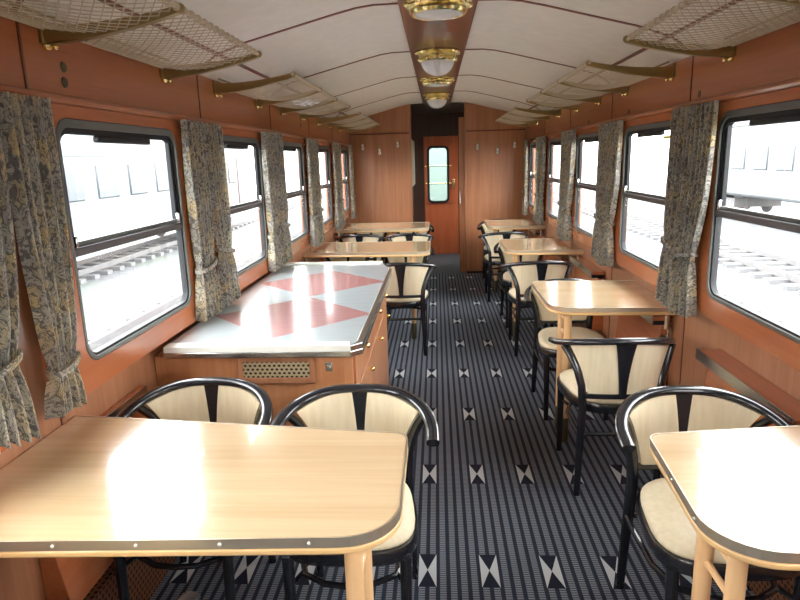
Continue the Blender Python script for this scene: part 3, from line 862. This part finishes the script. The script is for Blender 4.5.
def table(s, corners, rads, legs, label, screws=()):
    """corners counter-clockwise seen from above"""
    root = thing('dining_table', label, 'table', (0, 0, 0), 0, 'dining tables fixed to the walls')
    P = rounded_poly(corners, rads)
    obj('tabletop', MB().prism(inset(P, .004), TZ-.022, TZ), M['table'], root, smooth=True, bevel=.002, angle=30)
    obj('edge_moulding', MB().prism(inset(P, -.001), TZ-.040, TZ-.022), M['table_edge'], root, bevel=.006, segs=3, angle=30)
    # metal band
    A = inset(P, 0.0); B = inset(P, .004); n = len(P); m = MB(); wall = WP-.01
    for i in range(n):
        j = (i+1) % n
        if abs(A[i][0]) > wall-.02 and abs(A[j][0]) > wall-.02: continue
        a0, a1, b0, b1 = A[i], A[j], B[i], B[j]
        m.add([(a0[0],a0[1],TZ-.022),(a1[0],a1[1],TZ-.022),(b1[0],b1[1],TZ-.022),(b0[0],b0[1],TZ-.022),
               (a0[0],a0[1],TZ+.0015),(a1[0],a1[1],TZ+.0015),(b1[0],b1[1],TZ+.0015),(b0[0],b0[1],TZ+.0015)],
              [(0,3,2,1),(4,5,6,7),(0,1,5,4),(1,2,6,5),(2,3,7,6),(3,0,4,7)])
    band = obj('metal_band', m, M['band'], root, angle=40)
    for (x, y, nx, ny) in screws:
        sb = MB().ball((x+nx*.0005, y+ny*.0005, TZ-.010), .0038, 10, 6)
        obj('screw', sb, M['white_enamel'], band)
    lx, ly0, ly1 = legs
    for y in (ly0, ly1):
        lg = obj('leg', MB().lathe([(.0,.0),(.0205,.0),(.0205,TZ-.0405),(0,TZ-.0405)], (lx, y, 0), seg=20), M['leg_wood'], root)
        obj('ferrule', MB().lathe([(.0215,.0),(.0215,.14),(.0205,.142)], (lx, y, 0), seg=20), M['ferrule'], lg)
    for z in (.60, .68):
        obj('rung', MB().tube([(lx, ly0, z), (lx, ly1, z)], .0085, 10), M['leg_wood'], root)
    ym = (corners[0][1]+corners[2][1])/2; yb_ = min(c[1] for c in corners)+.03
    obj('wall_bracket', MB().tube([(s*(WP-.04), yb_, TZ-.0405), (s*(WP-.04), yb_, TZ-.12)], .014, 12).box((s*(WP-.05), ym-.27, TZ-.046), (s*(WP-.001), ym+.27, TZ-.0405)), M['steel'], root, bevel=.002)
    return root
E_ = WP-.002
def T(s, xi0, xi1, yn_in, yn_w, yf_in, yf_w, rn, rf, legs, label, scr=()):
    # inner (aisle) x at near / far edge; y at near/far edge at aisle side and at wall
    if s > 0: c = [(xi0, yn_in), (E_, yn_w), (E_, yf_w), (xi1, yf_in)]; r = [rn, 0, 0, rf]
    else: c = [(-E_, yn_w), (xi0, yn_in), (xi1, yf_in), (-E_, yf_w)]; r = [0, rn, rf, 0]
    return table(s, c, r, legs, label, scr)
T(-1, -.112, -.112, 1.155, 1.118, 1.665, 1.80, .13, .045, (-.215, 1.20, 1.36), 'large maple dining table in the foreground on the left, with bright window glare',
  [(-1.035,1.123,0,-1),(-.85,1.129,0,-1),(-.67,1.136,0,-1),(-.49,1.142,0,-1),(-.30,1.148,0,-1),(-.114,1.40,1,0)])
T(1, .525, .562, 1.115, 1.11, 1.655, 1.73, .13, .04, (.605, 1.195, 1.345), 'maple dining table in the foreground at the right picture edge',
  [(.80,1.113,0,-1),(.95,1.112,0,-1),(.531,1.25,-1,0),(.546,1.42,-1,0),(.558,1.56,-1,0)])
T(1, .562, .565, 3.155, 3.13, 3.885, 3.85, .13, .05, (.665, 3.225, 3.39), 'second maple table along the right wall, between two chairs')
T(1, .565, .565, 5.20, 5.18, 5.95, 5.93, .12, .05, (.655, 5.28, 5.44), 'third maple table along the right wall')
T(1, .565, .565, 7.06, 7.05, 7.80, 7.80, .12, .05, (.655, 7.14, 7.30), 'farthest small maple table on the right, by the right bulkhead')
T(-1, -.085, -.085, 5.215, 5.30, 5.93, 5.97, .12, .05, (-.235, 5.27, 5.43), 'long maple table on the left just beyond the serving counter')
T(-1, -.115, -.115, 7.07, 7.10, 7.76, 7.78, .12, .05, (-.235, 7.14, 7.30), 'farthest long maple table on the left, by the left bulkhead')

# ------------------------------------------------------------------ chairs
def make_chair():
    r = thing('dining_chair', 'x', 'chair')
    def outline(scale, dy=0):
        pts = []
        for j in range(40):
            a = 2*PI*j/40; c, s_ = math.cos(a), math.sin(a); e = .62
            x = abs(c)**e*math.copysign(1, c); y = abs(s_)**e*math.copysign(1, s_)
            hw = lerp(.180, .234, (y+1)/2)
            pts.append((x*hw*scale, y*.236*scale+dy+.030))
        return pts
    def dome(prof):   # (scale, z)
        m = MB(); n = 40
        rings = [[(p[0], p[1], z) for p in outline(sc_)] for sc_, z in prof]
        vs = [q for rr_ in rings for q in rr_]; fs = []
        for i in range(len(prof)-1):
            for j in range(n): fs.append((i*n+j, i*n+(j+1) % n, (i+1)*n+(j+1) % n, (i+1)*n+j))
        fs.append(tuple(range(n))[::-1]); fs.append(tuple(range((len(prof)-1)*n, len(prof)*n)))
        return m.add(vs, fs)
    obj('seat_frame', dome([(.93,.392),(.985,.394),(1.0,.402),(1.0,.428),(.985,.437),(.94,.438)]), M['black'], r)
    obj('seat', dome([(.90,.434),(.945,.440),(.95,.450),(.90,.462),(.75,.470),(.5,.474),(.2,.475)]), M['cream'], r, angle=60)
    # front legs
    for s in (-1, 1):
        obj('leg', MB().tube([(s*.176,.236,0),(s*.176,.228,.2),(s*.178,.216,.40)], .0175, 12, scale=[.78,.92,1.1]), M['black'], r)
    def sx(t): return math.copysign(abs(t)**.80, t)
    def rail(a):
        return (.262*sx(math.sin(a)), -.262*abs(math.cos(a))**.9+.012, .684+.068*abs(math.cos(a))**1.1)
    for s in (-1, 1):
        tp = [(s*.182,-.222,0),(s*.176,-.214,.18),(s*.168,-.206,.36),(s*.166,-.204,.45),(s*.172,-.200,.53),(s*.190,-.186,.60),(s*.214,-.158,.66),(s*.237,-.125,.702)]
        obj('leg', MB().sweep(tp, [(.019*math.cos(q*PI/6), .014*math.sin(q*PI/6)) for q in range(12)], up=(s*.35,1,0),
            scale=[(.75,.9),(.9,1),(1.05,1.1),(1.05,1.1),(1.0,1.05),(1.0,1),(1.05,1),(1.15,.95)]), M['black'], r)
    # top rail
    aa = [math.radians(q) for q in range(-90, 91, 5)]
    path = [rail(a) for a in aa]
    path = [(path[0][0], path[0][1]+.028, path[0][2]-.006)] + path + [(path[-1][0], path[-1][1]+.028, path[-1][2]-.006)]
    sec = [(.021,.0),(.019,.009),(.012,.013),(0,.0145),(-.012,.013),(-.019,.009),(-.021,0),(-.019,-.009),(-.012,-.013),(0,-.0145),(.012,-.013),(.019,-.009)]
    obj('top_rail', MB().sweep(path, sec), M['black'], r, angle=50)
    # back shell surface
    ZL = .490
    def S(sv, v, off=0):    # sv -1..1, v 0 bottom..1 top
        e = v**1.5
        xb, yb = .155*sv, -.212-.012*(1-sv*sv)
        ax = sv*1.02
        xt, yt = .225*math.copysign(abs(ax)**.92, ax), -.246+.118*abs(sv)**2.6
        zt_ = .742-.040*abs(sv)**2.2
        x, y, z = lerp(xb, xt, e), lerp(yb, yt, e), lerp(ZL, zt_, v)
        nx, ny = -sv*.55, 1.0; l = math.hypot(nx, ny)
        return (x+nx/l*off, y+ny/l*off, z)
    for s in (-1, 1):
        def limf(u, v): return s*lerp(lerp(.055, .105, v**1.3), .93, u)
        def limb(u, v): return s*lerp(lerp(.10, .16, v**1.3), .93, u)
        def bulge(u, v): return .005*(math.sin(PI*u)*math.sin(PI*v))**.5
        pm = MB().grid(lambda u, v: S(limf(u, v), v, .0125+bulge(u, v)), 12, 12, lambda u, v: S(limf(u, v), v, .001))
        pm.grid(lambda u, v: S(limb(u, v), v, .001), 12, 12, lambda u, v: S(limb(u, v), v, -.009-bulge(u, v)))
        obj('back_panel', pm, M['cream'], r, angle=60)
    obj('splat', MB().grid(lambda u, v: S(lerp(-1, 1, u)*lerp(.10, .165, v**1.6), v, .0115), 6, 12, lambda u, v: S(lerp(-1, 1, u)*lerp(.10, .165, v**1.6), v, -.014)), M['black'], r, angle=50)
    obj('back_rail', MB().sweep([S(-1.05+2.1*q/10, 0) for q in range(11)], [(-.012,-.012),(.012,-.012),(.014,0),(.012,.012),(-.012,.012),(-.014,0)]), M['black'], r, angle=60)
    # bentwood stretcher
    pts = [(-.178,-.205,.30),(-.18,-.10,.297),(-.176,.06,.295),(-.14,.165,.295),(-.07,.208,.295),(0,.218,.295),(.07,.208,.295),(.14,.165,.295),(.176,.06,.295),(.18,-.10,.297),(.178,-.205,.30)]
    m = MB().tube(pts, .010, 10); m.tube([(-.170,-.208,.300),(0,-.212,.300),(.170,-.208,.300)], .010, 10)
    for s in (-1, 1): m.tube([(s*.15,.155,.295),(s*.176,.224,.295)], .008, 8)
    obj('stretcher', m, M['black'], r)
    return r
ch = make_chair()
CH = [  # x, y, rotation, label
 (.810, 1.80, PI, 'black and cream armchair behind the foreground right table, facing the camera'),
 (.792, 2.88, 0, 'black and cream armchair seen from behind, drawn up to the second right table'),
 (.790, 3.745, PI, 'armchair pushed under the far side of the second right table, facing the camera'),
 (.772, 4.96, 0, 'armchair with its back to the camera at the near side of the third right table'),
 (.790, 5.82, PI, 'armchair half hidden behind the third right table, facing the camera'),
 (.715, 6.87, 0, 'armchair with its back to the camera before the farthest right table'),
 (.760, 7.78, PI, 'armchair on the far side of the farthest right table, against the bulkhead'),
 (-.875, 1.92, PI, 'armchair behind the foreground left table, beside the wall and in front of the counter vent'),
 (-.305, 1.840, PI, 'armchair behind the foreground left table at its aisle end, nearest the counter corner'),
 (-.800, 1.045, 0, 'armchair tucked under the near side of the foreground left table, only its arm showing below'),
 (-.310, 5.00, 0, 'armchair with its back to the camera at the aisle corner behind the counter'),
 (-.900, 5.79, PI, 'armchair under the far side of the left table beyond the counter, nearer the wall'),
 (-.330, 5.79, PI, 'armchair under the far side of the left table beyond the counter, nearer the aisle'),
 (-.32, 6.93, 0, 'armchair with its back to the camera at the farthest left table, nearer the aisle'),
 (-.865, 6.93, 0, 'armchair with its back to the camera at the farthest left table, nearer the wall'),
 (-.865, 7.68, PI, 'armchair beyond the farthest left table, nearer the wall'),
 (-.32, 7.68, PI, 'armchair beyond the farthest left table, nearer the aisle'),
]
for i, (x, y, rz, lab) in enumerate(CH):
    if i == 0:
        ch.location = (x, y, 0); ch.rotation_euler = (0,0,rz); ch['label'] = lab; ch['group'] = 'black and cream dining chairs'
    else:
        c = dup(ch, (x, y, 0), rz, lab)
        if i > 12: c.scale = (.94, 1, 1)

# ------------------------------------------------------------------ outside
GZ = -1.15
obj('ground', MB().box((-60, -25, GZ-.2), (60, 60, GZ)), M['ballast'], kind='structure', smooth=False)
def track(x, label, far=False):
    t = thing('railway_track', label, 'railway track', (x, 10, GZ), 0, 'tracks beside the coach')
    for s in (-1, 1): obj('rail', MB().box((s*.5-.035, -30, .09), (s*.5+.035, 40, .22)), M['rail'], t, smooth=False)
    m = MB()
    for k in range(110): m.box((-.9, -30+k*.63, .0), (.9, -29.76+k*.63, .10))
    obj('sleepers', m, M['sleeper'], t, smooth=False)
track(-4.6, 'nearest railway track seen through the left windows')
track(4.4, 'nearest railway track seen through the right windows')
track(7.6, 'second railway track out beyond the right windows')
track(-9.4, 'farther railway track under the pale coach outside the left windows')
track(12.6, 'farthest railway track under the pale coaches outside the right windows')
def coach(x, y0, L, s, label):
    t = thing('railway_coach', label, 'railway coach', (x, y0, GZ+.22), 0, 'pale coaches standing outside')
    obj('body', MB().box((-1.3, 0, .75), (1.3, L, 3.3)), M['coach_white'], t, bevel=.12)
    obj('roof', MB().prism([(-1.25, .05), (1.25, .05), (1.25, L-.05), (-1.25, L-.05)], 3.25, 3.5), M['sleeper'], t, bevel=.1)
    obj('stripe', MB().box((-1.32, .1, 2.75), (1.32, L-.1, 3.0)), M['coach_teal'], t)
    m = MB()
    k = 0; y = 1.8
    while y < L-2.2:
        obj('coach_window', MB().box((-1.33, y, 1.75), (1.33, y+1.0, 2.55)), M['coach_dark'], t, bevel=.03); y += 1.6
    for y in (.5, L-1.3): obj('coach_door', MB().box((-1.33, y, .85), (1.33, y+.8, 2.7)), M['coach_red'], t, bevel=.02)
    for y in (2.5, L-4.0):
        b = MB().box((-.9, y-1.2, .25), (.9, y+1.2, .6))
        for dy in (-.8, .8):
            for s2 in (-1, 1): b.lathe([(0, 0), (.40, 0), (.40, .1), (0, .1)], (s2*.55-.05, y+dy, .40), 'x', 24)
        obj('bogie', b, M['rail'], t)
    return t
coach(-9.4, -8, 17, 1, 'long pale coach with teal stripe outside the first left window')
coach(-9.4, 9.6, 17, 1, 'long pale coach farther along outside the left windows')
coach(12.6, -6, 18, -1, 'long pale coach outside the first right window')
coach(12.6, 12.6, 18, -1, 'long pale coach farther along outside the right windows')
# end of the neighbouring car behind the end door
t = thing('neighbouring_car_end', 'pale green grey car end seen through the glass of the end door', 'railway coach', (0, 12.2, GZ+.22))
obj('end_wall', MB().box((-1.2, 0, .4), (1.2, .3, 3.4)), M['car_end'], t, bevel=.05)
obj('end_doorway', MB().box((-.35, -.02, 1.0), (.35, .02, 2.9)), M['car_end'], t, bevel=.01)

# ------------------------------------------------------------------ light
w = bpy.data.worlds.new('World'); sc.world = w; w.use_nodes = True
nt = w.node_tree; bg = nt.nodes['Background']
tc = nt.nodes.new('ShaderNodeTexCoord'); sp = nt.nodes.new('ShaderNodeSeparateXYZ'); nt.links.new(tc.outputs['Generated'], sp.inputs[0])
rp = nt.nodes.new('ShaderNodeValToRGB'); nt.links.new(sp.outputs[2], rp.inputs[0])
rp.color_ramp.elements[0].position = 0; rp.color_ramp.elements[0].color = (1.0,.985,.96,1)
rp.color_ramp.elements[1].position = .8; rp.color_ramp.elements[1].color = (.97,.98,1.0,1)
nt.links.new(rp.outputs[0], bg.inputs[0]); bg.inputs[1].default_value = 9.5

# ------------------------------------------------------------------ camera
cam = bpy.data.cameras.new('camera'); co = bpy.data.objects.new('camera', cam); COL.objects.link(co); sc.camera = co
cam.sensor_width = 36; cam.lens = 620/800*36; cam.clip_start = .02; cam.clip_end = 200
R = ((0.99800188,-0.01498717,-0.06138104),(0.05650858,-0.22289494,0.97320328),(-0.02826709,-0.97472726,-0.22160267))
m4 = Matrix(((R[0][0],-R[0][1],-R[0][2],-.02),(R[1][0],-R[1][1],-R[1][2],0),(R[2][0],-R[2][1],-R[2][2],1.55),(0,0,0,1)))
co.matrix_world = m4
vs = sc.view_settings; vs.view_transform = 'Standard'; vs.look = 'None'; vs.gamma = 1; vs.use_curve_mapping = False; vs.exposure = 0.85
